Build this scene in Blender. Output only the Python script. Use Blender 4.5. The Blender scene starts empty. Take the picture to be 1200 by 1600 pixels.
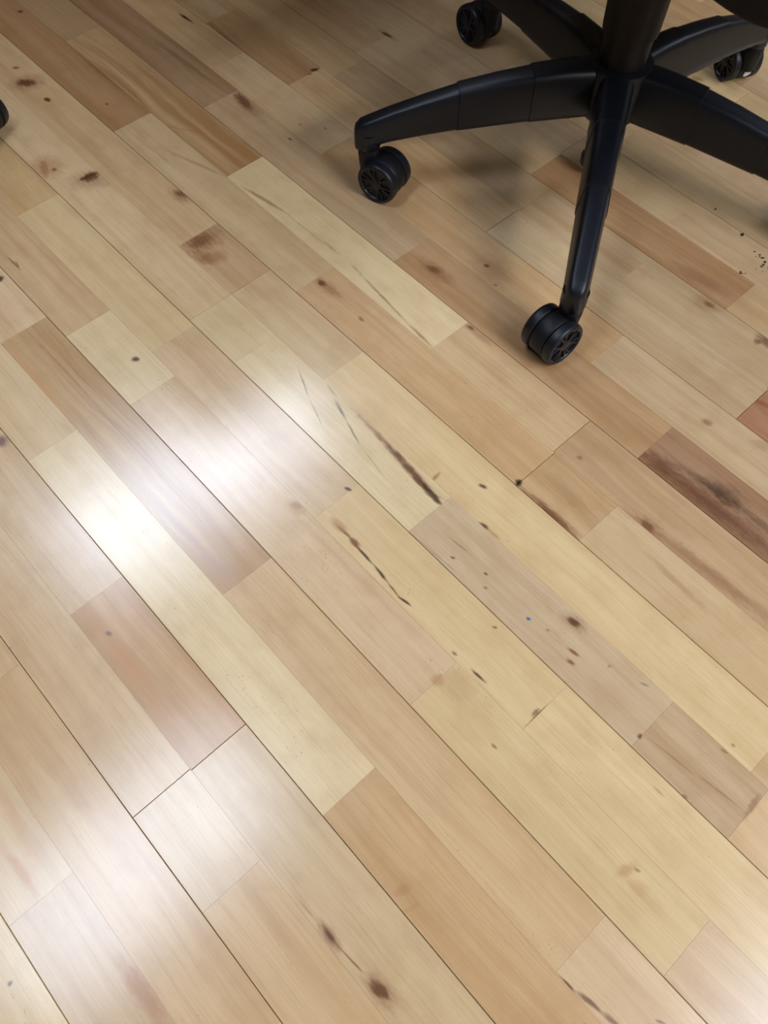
import bpy, bmesh, math, random
from mathutils import Vector, Matrix
random.seed(7)
C = bpy.context.scene.collection
sc = bpy.context.scene

# ------------------------------------------------------------------ camera
H = 0.82                                   # camera height
F_PX, PITCH, ROLL, YAW = 1285.34, 1.0755947, 0.0178447, -0.7558317
W = 0.162453 * H                           # board width (two strips)
T0 = 0.049757 * H
c_, s_ = math.cos(PITCH), math.sin(PITCH)
cr, sr = math.cos(ROLL), math.sin(ROLL)
R0 = Vector((1, 0, 0)); U0 = Vector((0, s_, c_)); FW = Vector((0, c_, -s_))
RV = cr * R0 + sr * U0; UV = -sr * R0 + cr * U0
cam_d = bpy.data.cameras.new('camera'); cam = bpy.data.objects.new('camera', cam_d); C.objects.link(cam)
cam_d.sensor_fit = 'VERTICAL'; cam_d.sensor_height = 36.0; cam_d.sensor_width = 27.0
cam_d.lens = F_PX / 1600 * 36.0; cam_d.clip_start = 0.02; cam_d.clip_end = 60
m = Matrix((RV, UV, -FW)).transposed().to_4x4(); m.translation = (0, 0, H)
cam.matrix_world = m
sc.camera = cam
sc.view_settings.view_transform = 'Standard'; sc.view_settings.look = 'None'
sc.view_settings.gamma = 1; sc.view_settings.use_curve_mapping = False
sc.view_settings.exposure = 0.06

# ------------------------------------------------------------------ world
wd = bpy.data.worlds.new('world'); sc.world = wd; wd.use_nodes = True
wd.node_tree.nodes['Background'].inputs[0].default_value = (0.8, 0.85, 1, 1)
wd.node_tree.nodes['Background'].inputs[1].default_value = 0.25

CEIL = 2.6
# ceiling light panels: centre (s, t) in floor coordinates, size along s and t
PANEL_E = 20.0        # radiance of the brightest lamps; each panel has its own share tuned for the light balance
PANELS = [(2.10, 0.72, .56, 1.35, .70), (0.86, -0.46, .50, 1.10, .58), (-1.36, 1.02, .6, 1.2, .62), (-2.9, 0.75, .6, 1.2, 2.5), (-2.2, 2.1, .6, 1.2, .7), (-0.4, 4.85, .6, 1.2, .75)]  # last three panels are unseen extras, added to balance light on the floor

E_ = Vector((math.sin(YAW), math.cos(YAW), 0)); N_ = Vector((E_.y, -E_.x, 0))
# frame with x along the strips (s) and y = -t is right handed: use x=-E (down right), y=N
def st2w(s, t, z=0.0):
    return E_ * s + N_ * t + Vector((0, 0, z))
def ground(px, py, z=0.0):
    d = FW * F_PX + RV * (px - 600) - UV * (py - 800)
    k = -(H - z) / d.z
    return Vector((d.x * k, d.y * k, z))
def pst(px, py):
    g = ground(px, py)
    return g.dot(E_), g.dot(N_)

# ------------------------------------------------------------------ helpers
def srgb(r, g, b, a=1.0):
    f = lambda v: (v / 255 / 12.92) if v / 255 <= 0.04045 else ((v / 255 + 0.055) / 1.055) ** 2.4
    return (f(r), f(g), f(b), a)
def mesh_obj(name, bm, mat, parent=None, smooth=False):
    me = bpy.data.meshes.new(name); bm.to_mesh(me); bm.free()
    if mat: me.materials.append(mat)
    o = bpy.data.objects.new(name, me); C.objects.link(o)
    if parent: o.parent = parent
    if smooth:
        for p in me.polygons: p.use_smooth = True
    return o
def add_box(bm, x0, x1, y0, y1, z0, z1):
    v = [bm.verts.new(p) for p in ((x0,y0,z0),(x1,y0,z0),(x1,y1,z0),(x0,y1,z0),(x0,y0,z1),(x1,y0,z1),(x1,y1,z1),(x0,y1,z1))]
    for f in ((3,2,1,0),(4,5,6,7),(0,1,5,4),(1,2,6,5),(2,3,7,6),(3,0,4,7)): bm.faces.new([v[i] for i in f])
    return v
def add_lathe(bm, prof, n=32, M=Matrix.Identity(4), cap=True):
    rings = []
    for r, z in prof:
        rings.append([bm.verts.new(M @ Vector((r*math.cos(2*math.pi*i/n), r*math.sin(2*math.pi*i/n), z))) for i in range(n)])
    for a, b in zip(rings, rings[1:]):
        for i in range(n): bm.faces.new((a[i], a[(i+1)%n], b[(i+1)%n], b[i]))
    if cap:
        bm.faces.new(rings[0][::-1]); bm.faces.new(rings[-1])
def sharp(o, ang=35):
    me = o.data
    for p in me.polygons: p.use_smooth = True
    bm = bmesh.new(); bm.from_mesh(me)
    bmesh.ops.recalc_face_normals(bm, faces=bm.faces)
    for e in bm.edges:
        e.smooth = not (len(e.link_faces) == 2 and e.calc_face_angle(0) > math.radians(ang))
    bm.to_mesh(me); bm.free()
def empty(name, loc, rz=0.0, parent=None):
    o = bpy.data.objects.new(name, None); C.objects.link(o); o.location = loc; o.rotation_euler = (0, 0, rz)
    o.empty_display_size = .05
    if parent: o.parent = parent
    return o
def tag(o, label=None, cat=None, group=None, kind=None):
    if label: o['label'] = label
    if cat: o['category'] = cat
    if group: o['group'] = group
    if kind: o['kind'] = kind

class NT:
    def __init__(s, name):
        s.mat = bpy.data.materials.new(name); s.mat.use_nodes = True
        s.t = s.mat.node_tree; s.n = s.t.nodes; s.bsdf = s.n['Principled BSDF']
    def node(s, typ, **kw):
        x = s.n.new(typ)
        for k, v in kw.items(): setattr(x, k, v)
        return x
    def inp(s, sock, v):
        if isinstance(v, bpy.types.NodeSocket): s.t.links.new(v, sock)
        else: sock.default_value = v
    def math(s, op, a, b=None, c=None, clamp=False):
        x = s.node('ShaderNodeMath', operation=op, use_clamp=clamp); s.inp(x.inputs[0], a)
        if b is not None: s.inp(x.inputs[1], b)
        if c is not None: s.inp(x.inputs[2], c)
        return x.outputs[0]
    def noise(s, vec, scale, detail=3, rough=.5, dist=0.0):
        x = s.node('ShaderNodeTexNoise'); s.inp(x.inputs['Vector'], vec)
        x.inputs['Scale'].default_value = scale; x.inputs['Detail'].default_value = detail
        x.inputs['Roughness'].default_value = rough; x.inputs['Distortion'].default_value = dist
        return x.outputs['Fac']
    def comb(s, x, y, z):
        c = s.node('ShaderNodeCombineXYZ'); s.inp(c.inputs[0], x); s.inp(c.inputs[1], y); s.inp(c.inputs[2], z)
        return c.outputs[0]
    def rng(s, v, a, b, c=0.0, d=1.0, smooth=True):
        x = s.node('ShaderNodeMapRange', interpolation_type='SMOOTHSTEP' if smooth else 'LINEAR')
        s.inp(x.inputs[0], v)
        for i, q in enumerate((a, b, c, d)): s.inp(x.inputs[1+i], q)
        return x.outputs[0]
    def mix(s, f, a, b, mode='MIX'):
        x = s.node('ShaderNodeMix', data_type='RGBA', blend_type=mode); x.clamp_factor = True
        s.inp(x.inputs[0], f); s.inp(x.inputs[6], a); s.inp(x.inputs[7], b)
        return x.outputs[2]

def wood(name, feats=()):
    """Lacquered hardwood strip. Base tone = object colour, alpha = strength of the figure.
    feats: knots, cracks and streaks in the strip's own coordinates:
    (cx, cy, angle, half_len, half_w, colour, strength, edge)"""
    k = NT(name)
    tc = k.node('ShaderNodeTexCoord'); sx = k.node('ShaderNodeSeparateXYZ'); k.t.links.new(tc.outputs['Object'], sx.inputs[0])
    X, Y = sx.outputs[0], sx.outputs[1]
    oi = k.node('ShaderNodeObjectInfo')
    seed = k.math('MULTIPLY', oi.outputs['Random'], 91.0)
    base, alpha = oi.outputs['Color'], oi.outputs['Alpha']
    low = k.noise(k.comb(k.math('MULTIPLY', X, 5.0), k.math('MULTIPLY', Y, 16.0), seed), 1.0, 2)
    warp = k.math('MULTIPLY', k.math('SUBTRACT', low, .5), k.math('MULTIPLY', alpha, .035))
    Yw = k.math('ADD', Y, warp)
    fine = k.noise(k.comb(k.math('MULTIPLY', X, 14.0), k.math('MULTIPLY', Yw, 620.0), seed), 1.0, 3, .6)
    mid = k.noise(k.comb(k.math('MULTIPLY', X, 3.0), k.math('MULTIPLY', Yw, 85.0), k.math('ADD', seed, 7.0)), 1.0, 3, .55)
    band = k.noise(k.comb(k.math('MULTIPLY', X, 1.6), k.math('MULTIPLY', Yw, 24.0), k.math('ADD', seed, 13.0)), 1.0, 2, .5)
    blot = k.noise(k.comb(k.math('MULTIPLY', X, 22.0), k.math('MULTIPLY', Y, 30.0), k.math('ADD', seed, 3.0)), 1.0, 3, .55)
    fleck = k.noise(k.comb(k.math('MULTIPLY', X, 110.0), k.math('MULTIPLY', Yw, 900.0), k.math('ADD', seed, 23.0)), 1.0, 1, .5)
    dark = k.mix(1.0, base, (0.66, 0.54, 0.40, 1), 'MULTIPLY')
    light = k.mix(1.0, base, (1.10, 1.10, 1.10, 1), 'MULTIPLY')
    col = k.mix(k.math('MULTIPLY', k.rng(band, .35, .72), k.math('MULTIPLY', alpha, .9)), base, dark)
    col = k.mix(k.math('MULTIPLY', k.rng(mid, .45, .75), k.math('MULTIPLY', alpha, .75)), col, dark)
    col = k.mix(k.math('MULTIPLY', k.rng(mid, .5, .25), .5), col, light)
    col = k.mix(k.math('MULTIPLY', k.rng(blot, .4, .8), .30), col, dark)
    col = k.mix(k.math('MULTIPLY', k.rng(fine, .42, .75), .27), col, dark)
    col = k.mix(k.math('MULTIPLY', k.rng(fleck, .66, .8), .28), col, dark)
    speck = k.noise(k.comb(k.math('MULTIPLY', X, 300.0), k.math('MULTIPLY', Y, 420.0), k.math('ADD', seed, 31.0)), 1.0, 1, .4)
    patch = k.noise(k.comb(k.math('MULTIPLY', X, 12.0), k.math('MULTIPLY', Y, 16.0), k.math('ADD', seed, 37.0)), 1.0, 2, .5)
    col = k.mix(k.math('MULTIPLY', k.rng(speck, .70, .78), k.math('MULTIPLY', k.rng(patch, .5, .68), .55)), col, srgb(128, 100, 72))
    if feats:
        wob = k.noise(k.comb(k.math('MULTIPLY', X, 90.0), k.math('MULTIPLY', Y, 260.0), 1.7), 1.0, 3, .6)
        wo = k.math('MULTIPLY', k.math('SUBTRACT', wob, .5), 1.1)
        for (cx, cy, an, hl, hw, colr, st, edge) in feats:
            dx = k.math('SUBTRACT', X, cx); dy = k.math('SUBTRACT', Y, cy)
            ca, sa = math.cos(an), math.sin(an)
            u = k.math('MULTIPLY_ADD', dx, ca / hl, k.math('MULTIPLY', dy, sa / hl))
            v = k.math('MULTIPLY_ADD', dx, -sa / hw, k.math('MULTIPLY', dy, ca / hw))
            d = k.math('SQRT', k.math('MULTIPLY_ADD', u, u, k.math('MULTIPLY', v, v)))
            d = k.math('ADD', d, wo)
            f = k.math('MULTIPLY', k.rng(d, 1.0 + edge * .4, 1.0 - edge), st)
            col = k.mix(f, col, colr)
    k.inp(k.bsdf.inputs['Base Color'], col)
    rn = k.noise(k.comb(k.math('MULTIPLY', X, 9.0), k.math('MULTIPLY', Y, 14.0), seed), 1.0, 1, .5)
    k.inp(k.bsdf.inputs['Roughness'], k.rng(rn, .3, .7, ROUGH[0], ROUGH[1], False))
    k.bsdf.inputs['IOR'].default_value = 1.5
    k.bsdf.inputs['Specular IOR Level'].default_value = .8
    bp = k.node('ShaderNodeBump'); bp.inputs['Strength'].default_value = .12; bp.inputs['Distance'].default_value = .0004
    ripple = k.noise(k.comb(k.math('MULTIPLY', X, 20.0), k.math('MULTIPLY', Y, 70.0), seed), 1.0, 2)
    k.inp(bp.inputs['Height'], k.math('MULTIPLY_ADD', fine, .3, ripple))
    k.inp(k.bsdf.inputs['Normal'], bp.outputs[0])
    return k.mat
ROUGH = (.19, .22)

def plain(name, col, rough, spec=.5, bump=0.0, bscale=400, noise_amt=.1, emit=None):
    k = NT(name)
    tc = k.node('ShaderNodeTexCoord')
    n = k.noise(tc.outputs['Object'], bscale, 3)
    c2 = tuple(v * (1 - noise_amt) for v in col[:3]) + (1,)
    k.inp(k.bsdf.inputs['Base Color'], k.mix(n, col, c2))
    k.inp(k.bsdf.inputs['Roughness'], k.rng(n, .2, .8, rough * .85, rough * 1.15, False))
    k.bsdf.inputs['Specular IOR Level'].default_value = spec
    if bump:
        b = k.node('ShaderNodeBump'); b.inputs['Strength'].default_value = bump; b.inputs['Distance'].default_value = .0003
        k.inp(b.inputs['Height'], n); k.inp(k.bsdf.inputs['Normal'], b.outputs[0])
    if emit:
        k.bsdf.inputs['Emission Color'].default_value = emit[:3] + (1,); k.bsdf.inputs['Emission Strength'].default_value = emit[3]
    return k.mat

# ------------------------------------------------------------------ room shell (aligned with the boards)
ROT = math.atan2(-E_.y, -E_.x)             # local x = -E (down the strips), local y = N (across)
assert abs((Vector((-math.sin(ROT), math.cos(ROT), 0)) - N_).length) < 1e-5
S0, S1, TT0, TT1 = -3.2, 6.2, -3.4, 5.6    # room extent in s and t
def L(s, t): return (-s, t)                # floor-local coordinates
paint = plain('wall_paint', srgb(120, 112, 100), .8, .3, .1, 60)
ceilm = plain('ceiling_tile', srgb(112, 111, 108), .9, .3, .2, 90)
sub_m = plain('subfloor', srgb(66, 50, 36), .8, .2)

bm = bmesh.new(); add_box(bm, -S1, -S0, TT0, TT1, -.10, -.014)
floor = mesh_obj('floor', bm, sub_m); floor.rotation_euler = (0, 0, ROT); floor['kind'] = 'structure'
bm = bmesh.new(); add_box(bm, -S1, -S0, TT0, TT1, CEIL, CEIL + .1)
ceiling = mesh_obj('ceiling', bm, ceilm); ceiling.rotation_euler = (0, 0, ROT); ceiling['kind'] = 'structure'
for nm, b in (('wall_back', (-S1-.1, -S1, TT0-.1, TT1+.1)), ('wall_front', (-S0, -S0+.1, TT0-.1, TT1+.1)),
              ('wall_left', (-S1, -S0, TT0-.1, TT0)), ('wall_right', (-S1, -S0, TT1, TT1+.1))):
    bm = bmesh.new(); add_box(bm, *b, -.1, CEIL + .1)
    o = mesh_obj(nm, bm, paint); o.rotation_euler = (0, 0, ROT); o['kind'] = 'structure'

frame_m = plain('light_frame_white', srgb(215, 215, 215), .5)
LBL = ['above the left of the floor', 'nearest above the camera', 'in front of the chair at right', 'at the near end behind the camera, unseen, added for the light balance', 'at the near right, unseen, added for the light balance', 'at the far right beyond the chair, unseen, added to brighten that side']
for i, (s, t, ls, lt, pw) in enumerate(PANELS):
    glow = plain('light_diffuser', (.8, .8, .8, 1), .6, emit=((.78, .90, 1.10, PANEL_E * pw) if pw < 1 else (.95, .92, .90, PANEL_E * pw)))
    r = empty('ceiling_light', st2w(s, t, CEIL), ROT)
    tag(r, 'recessed rectangular ceiling light with white frame ' + LBL[i], 'ceiling light', 'ceiling light panels')
    bm = bmesh.new(); add_box(bm, -ls/2, ls/2, -lt/2, lt/2, -.012, -.006)
    mesh_obj('diffuser', bm, glow, r)
    bm = bmesh.new()
    add_box(bm, -ls/2-.02, ls/2+.02, -lt/2-.02, -lt/2, -.015, -.001); add_box(bm, -ls/2-.02, ls/2+.02, lt/2, lt/2+.02, -.015, -.001)
    add_box(bm, -ls/2-.02, -ls/2, -lt/2, lt/2, -.015, -.001); add_box(bm, ls/2, ls/2+.02, -lt/2, lt/2, -.015, -.001)
    mesh_obj('frame', bm, frame_m, r)

# ------------------------------------------------------------------ floor strips
# tones (albedo, sRGB) and figure strength
TONE = {
 'pale': (226, 203, 160, .18), 'yel': (222, 194, 146, .25), 'beige': (212, 184, 144, .3), 'tan': (206, 172, 130, .35),
 'or': (203, 164, 120, .4), 'pink': (212, 182, 146, .35), 'brown': (178, 138, 100, .5), 'grayp': (202, 176, 144, .4),
 'stripe': (196, 158, 116, 1.0), 'dark': (122, 82, 58, .9), 'red': (176, 126, 94, .6), 'gray': (186, 158, 124, .45),
}
# rows: index k covers t from k/2 to (k+1)/2 boards.  Each entry: tone of the piece, then the pixel of the joint where it ends
# (pieces run from the far upper left of the picture to the lower right)
ROWS = {
 -6: ['tan'], -5: ['yel'],
 -4: ['beige', (0, 1460), 'pink'],
 -3: ['tan', (0, 1060), 'tan'] ,
 -2: ['pink', (207, 1278), 'beige', (322, 1422), 'tan'],
 -1: ['pink', (110, 961), 'brown', (297, 1205), 'beige'],
 0: ['beige', (42, 722), 'pale', (523, 1258), 'or'],
 1: ['pink', (3, 536), 'stripe', (352, 927), 'tan', (868, 1520), 'pink'],
 2: ['tan', (105, 525), 'pale', (205, 632), 'pink', (645, 1098), 'yel', (1040, 1522), 'pink'],
 3: ['or', (92, 303), 'yel', (235, 552), 'pink', (497, 805), 'yel', (820, 1137), 'yel'],
 4: ['beige', (297, 500), 'pale', (382, 557), 'pale', (640, 829), 'grayp', (990, 1163), 'gray', (1200, 1235), 'tan'],
 5: ['tan', (280, 384), 'brown', (359, 461), 'beige', (507, 592), 'yel', (1172, 1208), 'tan'],
 6: ['brown', (180, 205), 'beige', (464, 455), 'or', (808, 757), 'brown', (907, 843), 'beige'],
 7: ['beige', (104, 65), 'tan', (355, 276), 'pale', (677, 543), 'tan', (862, 708), 'tan', (1190, 985), 'tan'],
 8: ['brown', (350, 152), 'gray', (628, 400), 'brown', (995, 717), 'dark'],
 9: ['tan', (330, 108), 'beige', (500, 242), 'or', (930, 560), 'beige'],
 10: ['gray', (330, 32), 'brown', (457, 130), 'tan', (762, 360), 'beige', (1150, 655), 'red'],
 11: ['tan', (520, 120), 'gray', (800, 337), 'gray', (967, 440), 'beige', (1187, 617), 'red'],
 12: ['tan', (560, 80), 'beige', (833, 270), 'brown', (1150, 470), 'tan'],
 13: ['beige', (640, 90), 'pink', (873, 242), 'beige', (1112, 297), 'pink'],
 14: ['tan', (800, 100), 'beige', (1000, 200), 'beige'],
 15: ['beige', (900, 110), 'pink'],
}
# fix-ups of single pieces: (row, index) -> explicit sRGB + figure
FIX = {(-1, 1): (196, 156, 116, .5), (5, 1): (196, 160, 122, .4), (1, 1): (194, 158, 114, 1.0), (6, 3): (196, 160, 118, .6),
       (8, 3): (158, 120, 92, .9), (7, 2): (228, 204, 158, .1), (6, 0): (168, 126, 88, .5), (7, 0): (170, 136, 100, .3), (7, 1): (196, 160, 118, 1.3), (8, 0): (160, 126, 96, .8),
       (3, 0): (208, 172, 122, .4), (12, 2): (186, 144, 106, .7), (7, 5): (186, 148, 112, .5), (7, 4): (190, 156, 120, .5), (9, 3): (200, 172, 136, .5), (10, 3): (196, 170, 134, .4), (11, 3): (200, 174, 138, .4)}

# knots, cracks, streaks, dirt in the wood: pixel ends of the long axis, half width in pixels, colour, strength, edge softness
KN = srgb(62, 34, 20); KB = srgb(132, 84, 52); KL = srgb(176, 128, 86); GR = srgb(104, 92, 78); BK = srgb(40, 26, 18); DB = srgb(92, 58, 34)
FE = [
 (28, 128, 54, 130, 6, KN, .95, .8), (20, 132, 66, 126, 13, KB, .45, 1), (70, 153, 78, 158, 3, KN, .9, .8), (20, 106, 30, 106, 2.5, KB, .8, .8),
 (124, 282, 150, 270, 4, KN, .95, .8), (132, 280, 152, 272, 8, KN, .85, .8), (110, 282, 175, 280, 16, KB, .35, 1),
 (66, 250, 72, 276, 5, KB, .7, .9), (50, 262, 95, 260, 20, KL, .55, 1), (82, 264, 88, 266, 3, KN, .7, 1),
 (275, 298, 290, 308, 4, KN, .75, 1), (270, 296, 292, 314, 9, KB, .5, 1),
 (28, 18, 36, 18, 2.5, KN, .8, 1), (164, 162, 170, 163, 2, KN, .6, 1), (24, 408, 30, 418, 1.5, KN, .5, 1), (10, 400, 32, 422, 1.6, DB, .7, 1),
 (-4, 436, 3, 436, 5, KN, .9, .8), (-6, 686, 10, 692, 8, srgb(110, 80, 80), .8, 1),
 (278, 20, 302, 36, 2.2, BK, .95, .9), (370, 146, 392, 172, 6, KN, .8, 1), (366, 142, 410, 186, 9, KB, .5, 1),
 (486, 110, 498, 108, 3, BK, .9, .9), (482, 116, 487, 116, 1.6, BK, .6, 1), (596, 50, 612, 58, 2.6, BK, .85, 1), (590, 46, 618, 64, 5, KB, .4, 1),
 (451, 216, 456, 219, 1.5, BK, .7, 1), (506, 198, 510, 203, 1.5, BK, .5, 1), (467, 193, 471, 196, 1.2, BK, .5, 1),
 (292, 384, 338, 364, 20, KB, .7, 1), (300, 384, 324, 370, 10, DB, .45, 1), (300, 396, 330, 408, 9, KB, .5, 1), (318, 404, 352, 400, 12, KB, .45, 1),
 (376, 290, 450, 334, 3.4, srgb(130, 98, 62), .6, 1), (445, 332, 520, 392, 1.4, srgb(150, 128, 96), .6, 1.3), (505, 376, 528, 396, 2.0, srgb(120, 106, 82), .5, 1.3), (548, 412, 566, 430, 2, srgb(130, 112, 86), .5, 1.3),
 (560, 425, 640, 508, 2.4, srgb(132, 110, 80), .7, 1.2), (640, 508, 676, 543, 3.0, srgb(140, 110, 76), .7, 1),
 (498, 440, 508, 446, 4.5, KN, .9, .9), (492, 434, 530, 464, 8, KB, .5, 1), (560, 495, 568, 502, 2.5, KB, .7, 1),
 (668, 416, 688, 426, 5, KN, .75, 1), (655, 406, 705, 440, 11, KB, .55, 1), (757, 414, 764, 417, 2.8, KN, .8, 1), (745, 405, 790, 436, 20, KB, .3, 1),
 (772, 444, 777, 447, 2, KB, .6, 1),
 (466, 575, 482, 620, 1.6, GR, .8, 1.2), (482, 620, 505, 668, 1.3, GR, .65, 1.4), (524, 626, 540, 655, 3, srgb(80, 76, 66), .8, 1.3),
 (540, 655, 562, 695, 1.8, GR, .8, 1.3), (562, 695, 600, 745, 1.0, GR, .5, 1.4), (510, 600, 526, 620, 2, GR, .5, 1.3),
 (545, 632, 680, 772, 5.5, KB, .7, 1.2), (600, 690, 694, 792, 7, srgb(108, 70, 42), .9, 1.0), (650, 748, 694, 793, 6, srgb(66, 40, 22), .8, .8),
 (540, 762, 549, 766, 3, KN, .9, .8), (457, 787, 469, 793, 5, srgb(70, 40, 50), .9, .8), (430, 775, 480, 800, 20, srgb(206, 174, 128), .6, 1), (452, 784, 476, 800, 10, KL, .5, 1),
 (208, 560, 216, 563, 4, KN, .9, .8),
 (526, 820, 550, 842, 3, KB, .9, 1), (546, 840, 562, 856, 4.5, KB, .95, .9), (556, 852, 585, 884, 2.6, KN, .9, .9), (584, 882, 606, 910, 3, KN, .9, .9),
 (604, 908, 626, 936, 2, KB, .9, .9), (622, 932, 642, 946, 2.4, KN, .9, .9), (518, 812, 540, 830, 7, KL, .6, 1),
 (748, 757, 760, 762, 3, KN, .85, .9), (748, 818, 762, 826, 4, KN, .85, .9), (762, 826, 784, 846, 3, KL, .7, 1), (676, 750, 686, 740, 3, KB, .6, 1),
 (806, 757, 814, 752, 5, BK, .95, .8), (812, 760, 908, 842, 8, KB, .75, 1), (830, 775, 900, 838, 5, DB, .5, 1), (850, 735, 930, 810, 14, KB, .3, 1.1),
 (902, 713, 910, 717, 3, KB, .7, 1), (1002, 816, 1020, 829, 6, KN, .9, .8), (990, 808, 1032, 838, 12, KB, .5, 1),
 (889, 966, 904, 978, 5, KN, .9, .8), (880, 960, 915, 986, 10, KB, .35, 1), (886, 1012, 906, 1026, 3, KB, .9, .9), (886, 1031, 898, 1039, 3, KB, .9, .9),
 (949, 1040, 955, 1042, 2.4, KB, .5, 1), (1000, 1066, 1014, 1073, 2.2, KN, .5, 1), (704, 870, 711, 873, 2, BK, .7, 1), (756, 895, 762, 898, 2, BK, .7, 1), (756, 917, 762, 920, 2, BK, .6, 1),
 (700, 838, 735, 866, 1.2, GR, .6, 1.4), (640, 832, 720, 900, 1.4, srgb(130, 110, 104), .55, 1.4), (770, 979, 777, 981, 2, BK, .6, 1), (853, 983, 858, 986, 2, KB, .6, 1),
 (823, 966, 829, 968, 2.6, srgb(40, 110, 150), .95, .7),
 (706, 1018, 714, 1024, 2, KN, .7, 1), (737, 1046, 758, 1066, 2.6, KN, .85, .9), (676, 1066, 692, 1060, 8, KL, .6, 1), (690, 1055, 735, 1085, 22, srgb(190, 156, 112), .55, 1), (768, 1162, 776, 1170, 2, KB, .7, 1),
 (832, 1118, 842, 1108, 3, BK, .6, 1), (820, 1136, 858, 1098, 1.2, DB, .7, 1), (996, 1152, 1003, 1149, 3, DB, .8, 1), (1010, 1150, 1090, 1215, 2, KB, .45, 1.3), (1090, 1210, 1160, 1265, 2.2, KB, .5, 1.3),
 (1165, 1275, 1188, 1240, 5, KB, .55, 1), (1126, 1170, 1138, 1178, 2, KB, .6, 1), (1143, 1163, 1148, 1166, 2, KB, .6, 1), (1068, 1242, 1074, 1247, 2, KB, .6, 1), (1020, 1228, 1036, 1244, 2, KB, .4, 1),
 (992, 1358, 1000, 1362, 2, KB, .6, 1), (965, 1366, 995, 1352, 7, KL, .5, 1), (985, 1382, 1010, 1392, 9, KL, .3, 1), (618, 1396, 640, 1386, 6, KL, .55, 1), (622, 1430, 660, 1410, 4, KL, .3, 1),
 (500, 1442, 530, 1486, 8, KB, .7, 1), (505, 1448, 525, 1475, 3.5, KN, .7, 1), (525, 1475, 572, 1525, 1.6, KB, .8, 1), (462, 1400, 502, 1448, 1.6, KL, .7, 1.2),
 (582, 1536, 606, 1560, 7, KN, .9, .8), (572, 1525, 615, 1572, 12, KB, .5, 1),
 (870, 1522, 900, 1552, 3, DB, .85, .9), (898, 1548, 940, 1580, 4, DB, .75, 1), (938, 1578, 975, 1612, 4, DB, .7, 1), (1024, 1594, 1040, 1600, 2, DB, .6, 1),
 (540, 270, 541, 271, 1, BK, .1, 1), (729, 508, 742, 516, 3, DB, .8, 1), (728, 507, 770, 540, 6, KB, .35, 1),
 (1100, 472, 1116, 480, 4, KB, .8, 1), (1085, 464, 1124, 484, 12, KB, .35, 1), (1180, 532, 1187, 537, 4, KB, .8, 1), (1186, 522, 1210, 545, 8, DB, .7, 1), (1098, 658, 1112, 662, 5, KB, .6, 1),
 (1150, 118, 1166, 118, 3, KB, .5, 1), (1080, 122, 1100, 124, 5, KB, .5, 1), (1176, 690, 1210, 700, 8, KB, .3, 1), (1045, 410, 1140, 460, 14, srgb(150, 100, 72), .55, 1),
 (1010, 712, 1230, 880, 17, srgb(104, 66, 48), .85, 1.2), (1055, 722, 1180, 812, 9, BK, .55, 1.3), (1105, 752, 1160, 790, 14, srgb(60, 38, 26), .6, 1.2), (1150, 790, 1230, 850, 8, BK, .4, 1.3), (1008, 706, 1060, 745, 12, srgb(104, 66, 48), .6, 1.2),
 (1170, 620, 1210, 640, 6, srgb(130, 70, 44), .6, 1.2),
 (930, 770, 1180, 950, 16, srgb(150, 108, 76), .45, 1.2), (1040, 840, 1230, 990, 10, srgb(140, 98, 68), .5, 1.2), (1000, 855, 1100, 950, 6, srgb(150, 110, 78), .4, 1.2),
 (300, 10, 420, 120, 5, DB, .45, 1.3), (240, 60, 380, 165, 4, DB, .4, 1.3), (100, 60, 200, 150, 8, DB, .35, 1.3), (170, 110, 235, 172, 6, KB, .3, 1.3),
 (190, 195, 290, 275, 2, KL, .4, 1.4), (260, 235, 350, 275, 3, KB, .4, 1.4), (220, 190, 330, 210, 2, KB, .25, 1.4),
 (15, 540, 110, 660, 7, srgb(196, 148, 100), .8, 1.2), (40, 515, 160, 640, 2.4, KB, .35, 1.3), (110, 590, 330, 830, 2, KB, .35, 1.3), (200, 740, 360, 905, 8, srgb(170, 130, 106), .55, 1.2),
 (60, 520, 300, 770, 1.6, KB, .25, 1.3), (310, 860, 370, 915, 14, srgb(176, 140, 114), .6, 1.2),
 (145, 965, 260, 1110, 13, srgb(190, 142, 98), .75, 1.1), (166, 988, 174, 992, 3, GR, .8, 1), (262, 1005, 300, 1060, 6, srgb(196, 160, 124), .3, 1.1),
 (190, 1500, 260, 1600, 14, srgb(176, 128, 88), .8, 1.0), (10, 1330, 60, 1400, 8, srgb(190, 136, 92), .7, 1.2), (0, 1230, 60, 1370, 10, srgb(200, 154, 108), .5, 1.2), (14, 1535, 17, 1538, 3, GR, .9, 1),
]
rows = {}
S_LO, S_HI = -4.5 * W, 14.0 * W
rnd = random.Random(11)
ROW_MIN, ROW_MAX = -9, 25
names = list(TONE)
plank_list = []
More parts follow.
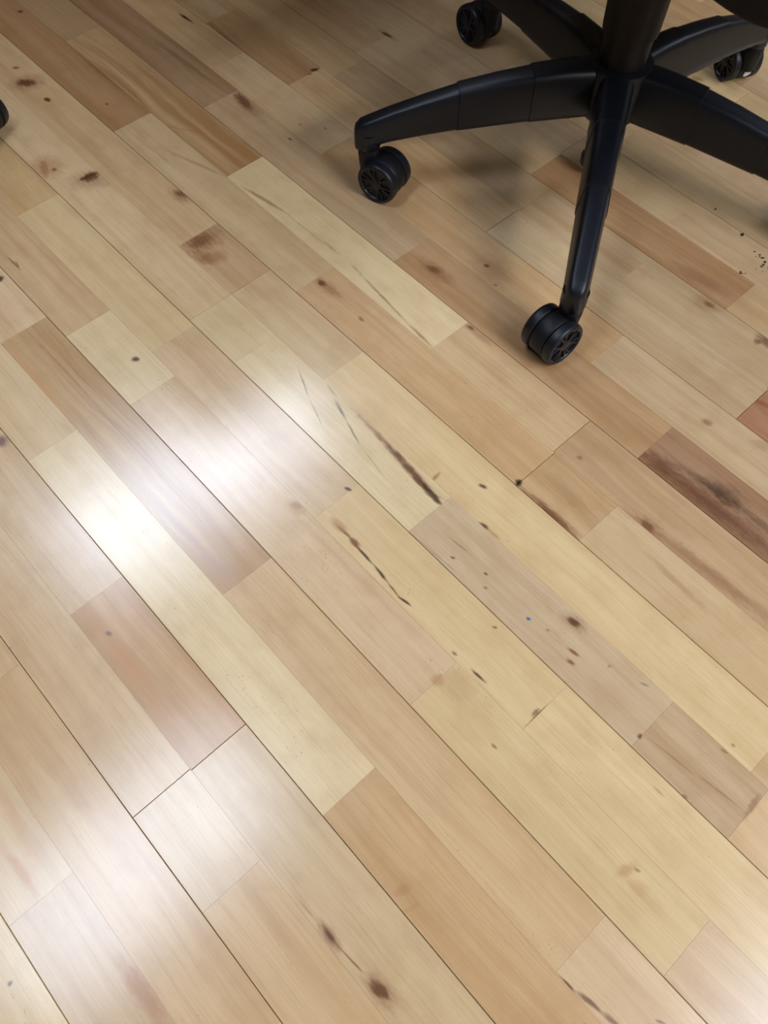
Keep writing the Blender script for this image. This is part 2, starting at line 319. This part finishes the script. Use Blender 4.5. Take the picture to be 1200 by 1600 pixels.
for k in range(ROW_MIN, ROW_MAX):
    spec = ROWS.get(k, [])
    if len(spec) < 3:
        tones = [spec[0] if spec else rnd.choice(['beige', 'tan', 'yel', 'pink', 'brown', 'or']), rnd.choice(['beige', 'tan', 'yel', 'pink'])]
        ends = [rnd.uniform(-1, 1.2) * W if spec else rnd.uniform(-1, 5) * W]
    else:
        tones = [spec[0]] + [spec[i + 1] for i in range(1, len(spec), 2)]
        ends = [pst(*spec[i])[0] for i in range(1, len(spec), 2)]
    fx = {i: FIX[(k, i)] for i in range(len(tones)) if (k, i) in FIX}
    segs = []                      # (s_hi, s_lo, tone, fix)
    cur = ends[0] + rnd.uniform(2.6, 4.6) * W
    bounds = [cur] + ends
    low = ends[-1] - rnd.uniform(2.8, 4.8) * W
    bounds.append(low)
    for i in range(len(tones)): segs.append([bounds[i], bounds[i+1], tones[i], fx.get(i)])
    while bounds[0] < S_HI:
        nb = bounds[0] + rnd.uniform(2.4, 4.8) * W; segs.insert(0, [nb, bounds[0], rnd.choice(['beige', 'tan', 'yel', 'brown', 'or']), None]); bounds.insert(0, nb)
    while bounds[-1] > S_LO:
        nb = bounds[-1] - rnd.uniform(2.4, 4.8) * W; segs.append([bounds[-1], nb, rnd.choice(['beige', 'tan', 'yel', 'pink', 'or']), None]); bounds.append(nb)
    for a, b, tn, f in segs:
        plank_list.append((k, b, a, tn, f))
# a board joint across both strips of a board is open like the long seams, a joint inside a board is tight
def add_plank(bm, x0, x1, y0, y1, gx0, gx1, gy0, gy1, dz):
    """top face with a small chamfer: joints recessed. g* = chamfer/gap of each side"""
    z1 = dz; zc = -0.0006
    o = [(x0+gx0*.5, y0+gy0*.5), (x1-gx1*.5, y0+gy0*.5), (x1-gx1*.5, y1-gy1*.5), (x0+gx0*.5, y1-gy1*.5)]
    i = [(x0+gx0*1.2, y0+gy0*1.2), (x1-gx1*1.2, y0+gy0*1.2), (x1-gx1*1.2, y1-gy1*1.2), (x0+gx0*1.2, y1-gy1*1.2)]
    vb = [bm.verts.new((*p, -.014)) for p in o]; vc = [bm.verts.new((*p, z1+zc)) for p in o]; vt = [bm.verts.new((*p, z1)) for p in i]
    bm.faces.new(vt)
    for a, b in ((vb, vc), (vc, vt)):
        for j in range(4): bm.faces.new((a[j], a[(j+1)%4], b[(j+1)%4], b[j]))
MEAN = (215, 184, 136)
def tone(tr, tn=None):
    tr = (tr[0] + 1, tr[1] + 1, tr[2] + 1)
    q = .85 if tn in ('dark', 'red') else .70
    return [MEAN[i] + (tr[i] - MEAN[i]) * q for i in range(3)]
wood_plain = wood('lacquered_hardwood')
BOARD_GAP, TIGHT = .00055, .00006
by_row = {}
for k, lo, hi, tn, f in plank_list: by_row.setdefault(k, []).append((lo, hi))
def open_joint(k, s):
    mate = k ^ 1                   # strips 2n and 2n+1 form one board
    return any(abs(lo - s) < .12 * W for lo, hi in by_row.get(mate, []))
n_pl = 0
for k, lo, hi, tn, f in plank_list:
    t_lo = T0 + k * .5 * W; t_hi = t_lo + .5 * W
    # average the two strips' readings where a joint runs across the whole board
    cs, ct = (lo + hi) / 2, (t_lo + t_hi) / 2
    X0, X1 = -hi - (-cs), -lo - (-cs)
    g = lambda s: BOARD_GAP * .8 if open_joint(k, s) else TIGHT
    gl, gh = (BOARD_GAP, TIGHT) if k % 2 == 0 else (TIGHT, BOARD_GAP)
    bm = bmesh.new()
    add_plank(bm, X0, X1, t_lo - ct, t_hi - ct, g(hi), g(lo), gl, gh, rnd.uniform(-.00004, .00004))
    feats = []
    for (ax, ay, bx, by, hw, col, st, edge) in FE:
        s1, t1 = pst(ax, ay); s2, t2 = pst(bx, by)
        ms, mt = (s1+s2)/2, (t1+t2)/2
        if not (lo - .004 < ms < hi + .004 and t_lo < mt < t_hi): continue
        dx, dy = -(s2 - s1), t2 - t1
        gm = ground((ax+bx)/2, (ay+by)/2); dist = math.sqrt(gm.x**2 + gm.y**2 + H*H)
        mpp = dist / F_PX
        feats.append((-ms + cs, mt - ct, math.atan2(dy, dx), math.hypot(dx, dy)/2 + hw*mpp*.5, hw*mpp*(1.0 if math.hypot(bx-ax, by-ay) > 7*hw else 1.3), col, st, min(edge, 1.3)*.75))
    mat = wood('lacquered_hardwood_with_knots', feats) if feats else wood_plain
    o = mesh_obj('plank', bm, mat, floor); o.location = (-cs, ct, 0)
    tr = f if f else TONE[tn]
    j = rnd.uniform(-5, 5) if not f else 0
    q = tone(tr, 'dark' if tr[0] < 150 else tn); cc = srgb(q[0]+j, q[1]+j*.9, q[2]+j*.8); o.color = (cc[0], cc[1], cc[2], tr[3])
    n_pl += 1
# the rest of the floor, outside the picture, joined
bm = bmesh.new()
def strip_fill(s0, s1, k):
    s = s0
    while s < s1:
        e = min(s1, s + rnd.uniform(3, 5) * W)
        gl, gh = (BOARD_GAP, TIGHT) if k % 2 == 0 else (TIGHT, BOARD_GAP)
        add_plank(bm, -e, -s, T0 + k*.5*W, T0 + (k+1)*.5*W, TIGHT, TIGHT, gl, gh, 0); s = e
kk0 = int((TT0 - T0) / (.5*W)) ; kk1 = int((TT1 - T0) / (.5*W))
for k in range(kk0, kk1):
    if ROW_MIN <= k < ROW_MAX:
        los = min(l for l, h in by_row[k]); his = max(h for l, h in by_row[k])
        strip_fill(S0 + .01, los, k); strip_fill(his, S1 - .01, k)
    else: strip_fill(S0 + .01, S1 - .01, k)
o = mesh_obj('outer_planks', bm, wood_plain, floor); o['kind'] = 'stuff'; o.color = srgb(206, 174, 132)[:3] + (.3,)
print('planks', n_pl)

# ------------------------------------------------------------------ office chair
plastic = plain('black_nylon', (.005, .0065, .011, 1), .40, .38, .15, 900, .2)
plastic_dull = plain('black_nylon_dull', (.006, .006, .009, 1), .5, .3, .1, 700, .2)
rubber = plain('black_tread', (.006, .007, .012, 1), .42, .4, .1, 700, .2)
sleeve_m = plain('dark_brown_black_sleeve', (.009, .006, .006, 1), .55, .25)
steel = plain('dark_steel', (.03, .022, .022, 1), .4, .6)
fabric = plain('black_fabric', (.014, .013, .014, 1), .85, .2, .6, 1400, .3)
white_m = plain('white_sticker', srgb(225, 225, 235), .6)

def loft(bm, stations, n=20):
    """stations: (r, zbot, ztop, half width bottom, half width top). Rounded trapezoid cross section."""
    rings = []
    for r, zb, zt, wb, wt in stations:
        ring = []
        for i in range(n):
            a = 2*math.pi*(i+.5)/n
            ca, sa = math.cos(a), math.sin(a)
            p = .42
            u = math.copysign(abs(ca)**p, ca); v = math.copysign(abs(sa)**p, sa)
            hw = wb + (wt - wb) * (v + 1) / 2
            ring.append(bm.verts.new((r, u*hw, (zb+zt)/2 + v*(zt-zb)/2)))
        rings.append(ring)
    for a, b in zip(rings, rings[1:]):
        for i in range(n): bm.faces.new((a[i], a[(i+1)%n], b[(i+1)%n], b[i]))
    bm.faces.new(rings[0][::-1]); bm.faces.new(rings[-1])

def wheel_bm():
    """one half of a twin wheel, axis +y, outer face at +y"""
    bm = bmesh.new()
    M = Matrix.Rotation(-math.pi/2, 4, 'X')          # lathe z -> y
    R = .030
    add_lathe(bm, [(R-.004, .0115), (R-.0015, .012), (R, .0135), (R, .0205), (R-.0008, .0238), (R-.003, .0255), (R-.0052, .0255),
                   (R-.0065, .0245), (R-.0072, .0215), (.006, .0215), (.0001, .0215)], 40, M)
    # hub cap and spokes in the recessed face
    add_lathe(bm, [(.0085, .0213), (.0082, .0238), (.0065, .0248), (.0001, .0248)], 24, M)
    for j in range(6):
        for off in (-.17, .17):
            a = j*math.pi/3 + .2
            r0, r1 = .007, .0238
            a0, a1 = a + off*.45, a + off
            p0 = Vector((r0*math.cos(a0), 0, r0*math.sin(a0))); p1 = Vector((r1*math.cos(a1), 0, r1*math.sin(a1)))
            d = (p1-p0).normalized(); nn = Vector((-d.z, 0, d.x)) * .0011
            vs = [bm.verts.new(p + Vector((0, y, 0))) for y in (.0213, .0240) for p in (p0-nn, p1-nn, p1+nn, p0+nn)]
            for f in ((4,5,6,7),(0,1,5,4),(1,2,6,5),(2,3,7,6),(3,0,4,7)): bm.faces.new([vs[i] for i in f])
    return bm

def caster_bm():
    """hood between the wheels + swivel stem; origin at the swivel axis on the floor, wheels' centre at x=+trail"""
    bm = bmesh.new(); tr = TRAIL
    M = Matrix.Translation((tr, 0, .030)) @ Matrix.Rotation(-math.pi/2, 4, 'X')
    add_lathe(bm, [(.024, -.0112), (.0278, -.0108), (.0288, -.009), (.0290, 0), (.0288, .009), (.0278, .0108), (.024, .0112)], 40, M)
    # neck rising from the hood to the stem
    loft_st = []
    add_lathe(bm, [(.0125, .030), (.014, .045), (.015, .056), (.015, .063), (.0135, .067), (.0058, .071), (.0055, .090)], 24)
    return bm
TRAIL = .025

def cushion_bm(hx, hy, z0, z1, corner, n=44, dome=.012, k=4.0):
    bm = bmesh.new(); rings = []
    prof = [(0.80, 0.0), (.93, .03), (.985, .16), (1.0, .42), (.985, .70), (.94, .88), (.84, .97), (.55, 1.0), (.25, 1.02)]
    for sc_, zz in prof:
        ring = []
        for i in range(n):
            a = 2*math.pi*i/n; ca, sa = math.cos(a), math.sin(a)
            ring.append(bm.verts.new((math.copysign(abs(ca)**(2/k), ca)*hx*sc_, math.copysign(abs(sa)**(2/k), sa)*hy*sc_, z0 + (z1-z0)*zz)))
        rings.append(ring)
    for a, b in zip(rings, rings[1:]):
        for i in range(n): bm.faces.new((a[i], a[(i+1)%n], b[(i+1)%n], b[i]))
    bm.faces.new(rings[0][::-1]); bm.faces.new(rings[-1])
    return bm

CH = Vector((.295, 1.016, 0))
ARMS = [-173.0, -102.7, -29.5, 39.0, 115.5]
SWIVEL_R = .327
def make_chair(label):
    root = empty('office_chair', CH)
    tag(root, label, 'chair', None)
    # hub
    bm = bmesh.new()
    add_lathe(bm, [(.020, .100), (.038, .100), (.043, .108), (.044, .150), (.043, .164), (.041, .170), (.030, .172)], 40)
    o = mesh_obj('hub', bm, plastic, root); sharp(o)
    bm = bmesh.new()
    loft(bm, [(.030, .103, .170, .0245, .0225), (.070, .101, .170, .0240, .0205), (.115, .099, .166, .0235, .0190), (.1155, .0995, .1645, .0222, .0178),
              (.160, .096, .158, .0218, .0165), (.210, .092, .148, .0212, .0155), (.2105, .0928, .1465, .0200, .0142), (.255, .087, .134, .0188, .0130), (.300, .080, .120, .0175, .0120),
              (.327, .073, .110, .0170, .0115), (.338, .069, .106, .0158, .0105), (.3445, .068, .100, .0120, .0075), (.3465, .069, .094, .0060, .003)])
    leg0 = mesh_obj('leg', bm, plastic, root); sharp(leg0, 50)
    bm = bmesh.new(); add_lathe(bm, [(.012, .067), (.0150, .0675), (.0160, .070), (.0162, .090)], 28, Matrix.Translation((SWIVEL_R, 0, 0)))
    sock0 = mesh_obj('caster_socket', bm, plastic, leg0); sharp(sock0)
    leg0.rotation_euler = (0, 0, math.radians(ARMS[0]))
    for a in ARMS[1:]:
        l = leg0.copy(); C.objects.link(l); l.rotation_euler = (0, 0, math.radians(a))
        s = sock0.copy(); C.objects.link(s); s.parent = l
    # gas lift: thin tube below the hub with two collars
    bm = bmesh.new()
    add_lathe(bm, [(.008, .010), (.016, .011), (.0205, .016), (.0205, .027), (.0170, .031), (.0170, .058), (.0205, .062), (.0205, .078), (.0175, .082), (.0175, .108)], 28)
    o = mesh_obj('gas_lift', bm, steel, root); sharp(o)
    # telescopic cover
    bm = bmesh.new(); add_lathe(bm, [(.026, .164), (.0295, .166), (.0325, .222), (.030, .224)], 40)
    o = mesh_obj('column_cover', bm, sleeve_m, root); sharp(o)
    bm = bmesh.new(); add_lathe(bm, [(.029, .208), (.0350, .210), (.0355, .216), (.0400, .330), (.036, .332)], 40)
    o = mesh_obj('column_sleeve', bm, sleeve_m, root); sharp(o)
    # under-seat mechanism, seat, back
    sa = math.radians(SEAT_A)
    bm = bmesh.new(); add_box(bm, -.09, .12, -.06, .06, .300, .368); bmesh.ops.bevel(bm, geom=bm.edges[:], offset=.012, segments=2, affect='EDGES')
    o = mesh_obj('tilt_mechanism', bm, plastic_dull, root, True); o.rotation_euler = (0, 0, sa)
    seat = mesh_obj('seat', cushion_bm(SEAT_H[0], SEAT_H[1], SEAT_Z, SEAT_Z + .085, .06, k=9), fabric, root, True); seat.rotation_euler = (0, 0, sa)
    for v in seat.data.vertices: v.co.x += .110; v.co.y -= .028
    bm = bmesh.new(); add_box(bm, -.29, -.09, -.03, .03, .345, .368); add_box(bm, -.305, -.28, -.03, .03, .345, .70)
    bmesh.ops.bevel(bm, geom=bm.edges[:], offset=.006, segments=2, affect='EDGES')
    o = mesh_obj('back_bar', bm, plastic_dull, root, True); o.rotation_euler = (0, 0, sa)
    bb = cushion_bm(.27, .21, 0, .06, .06, k=4)
    bmesh.ops.rotate(bb, verts=bb.verts, matrix=Matrix.Rotation(math.pi/2, 3, 'Y'))
    bmesh.ops.translate(bb, verts=bb.verts, vec=(-.290, 0, .83))
    o = mesh_obj('backrest', bb, fabric, root, True); o.rotation_euler = (0, 0, sa)
    # casters: facing angle = direction from the swivel axis to the wheels' centre
    cb = caster_bm()
    wb = wheel_bm()
    c0 = mesh_obj('caster', cb, plastic_dull, root); sharp(c0, 40)
    w0 = mesh_obj('wheel', wb, rubber, c0); sharp(w0, 40); w0.location = (TRAIL, 0, .030)
    w1 = w0.copy(); C.objects.link(w1); w1.rotation_euler = (0, 0, math.pi)
    first = True
    for a, face in zip(ARMS, CAST):
        p = Vector((SWIVEL_R*math.cos(math.radians(a)), SWIVEL_R*math.sin(math.radians(a)), 0))
        if first: c = c0; first = False
        else:
            c = c0.copy(); C.objects.link(c)
            for w in (w0, w1):
                q = w.copy(); C.objects.link(q); q.parent = c
        c.location = p; c.rotation_euler = (0, 0, math.radians(face))
    return root
SEAT_A, SEAT_H, SEAT_Z = 30.0, (.240, .268), .373
CAST = [-30.0, 219.0, 60.0, 108.0, 127.0]
chair = make_chair('black five-legged office chair on twin-wheel casters at upper right of the floor')

# white sticker stuck on the tread of the far right caster
for c in chair.children:
    if c.name.startswith('caster') and abs(c.rotation_euler.z - math.radians(108.0)) < 1e-4:
        bm = bmesh.new()
        ang = -math.pi / 2 - .1
        th0 = math.radians(199)         # around the axle: low on the side that faces the camera
        vs = []
        for i in range(10):
            u = .0060 * math.cos(i * math.tau / 10) * (1 + .15 * math.sin(3 * i)); v = .0078 * math.sin(i * math.tau / 10)
            th = th0 + v / .030
            vs.append((TRAIL + .0298 * math.cos(th), -.0045 + u, .030 + .0298 * math.sin(th)))
        top = [bm.verts.new(p) for p in vs]
        bot = [bm.verts.new((TRAIL + (p[0] - TRAIL) * .97, p[1], .030 + (p[2] - .030) * .97)) for p in vs]
        bm.faces.new(top); bm.faces.new(bot[::-1])
        for i in range(10): bm.faces.new((top[i], top[(i+1) % 10], bot[(i+1) % 10], bot[i]))
        st = mesh_obj('sticker', bm, white_m, c); st['label'] = 'small white sticker on the wheel tread'

def copy_tree(o, parent=None):
    c = o.copy(); C.objects.link(c); c.parent = parent
    for ch in list(o.children): copy_tree(ch, c)
    return c
bpy.context.view_layer.update()
ch2 = copy_tree(chair)
ch2['label'] = 'black office chair of which only one caster shows at the left edge'
ch2.location = (-.932, .972, 0); ch2.rotation_euler = (0, 0, math.radians(20 + 102.7))
for c in ch2.children:                    # its seat is turned another way on the swivel
    if c.name.split('.')[0] in ('seat', 'backrest', 'back_bar', 'tilt_mechanism'): c.rotation_euler.z += math.radians(135)
chair['group'] = 'office chairs'; ch2['group'] = 'office chairs'

# ------------------------------------------------------------------ unseen table added behind the chairs to shade the far floor
desk_m = plain('desk_laminate', srgb(190, 170, 140), .5)
leg_m = plain('desk_steel', srgb(90, 90, 92), .4)
dk = empty('desk', (0, 0, 0), ROT)
tag(dk, 'unseen plain table with steel legs, added behind the chairs to shade the floor', 'desk')
DS0, DS1, DT0, DT1 = DESK = (1.0, 3.6, .39, 1.7)
bm = bmesh.new(); add_box(bm, -DS1, -DS0, DT0, DT1, .705, .73); bmesh.ops.bevel(bm, geom=bm.edges[:], offset=.003, segments=1, affect='EDGES')
mesh_obj('tabletop', bm, desk_m, dk)
for xx in (-DS1+.06, -1.80):
    for yy in (DT0+.06, DT1-.10):
        bm = bmesh.new(); add_box(bm, xx, xx+.04, yy, yy+.04, 0, .705); bmesh.ops.bevel(bm, geom=bm.edges[:], offset=.003, segments=1, affect='EDGES')
        mesh_obj('leg', bm, leg_m, dk)

# ------------------------------------------------------------------ dirt crumbs at the right edge
crumb_m = plain('dark_dirt', srgb(52, 48, 36), .9)
bm = bmesh.new(); rr = random.Random(3)
for (px, py, n, sp) in ((1158, 366, 4, 4), (1196, 412, 12, 9), (1182, 402, 4, 4), (1160, 428, 5, 6), (1118, 326, 3, 3), (1190, 418, 5, 8), (1178, 392, 1, 2)):
    for i in range(n):
        g = ground(px + rr.gauss(0, sp*.6), py + rr.gauss(0, sp*.45))
        r = rr.uniform(.0006, .0016)
        bmesh.ops.create_icosphere(bm, subdivisions=1, radius=r, matrix=Matrix.Translation((g.x, g.y, r*.5)) @ Matrix.Diagonal((rr.uniform(.7, 1.8), rr.uniform(.6, 1.2), .6, 1)))
o = mesh_obj('dirt_crumbs', bm, crumb_m); tag(o, 'scattered dark dirt crumbs on the boards at the right edge', 'dirt', kind='stuff')
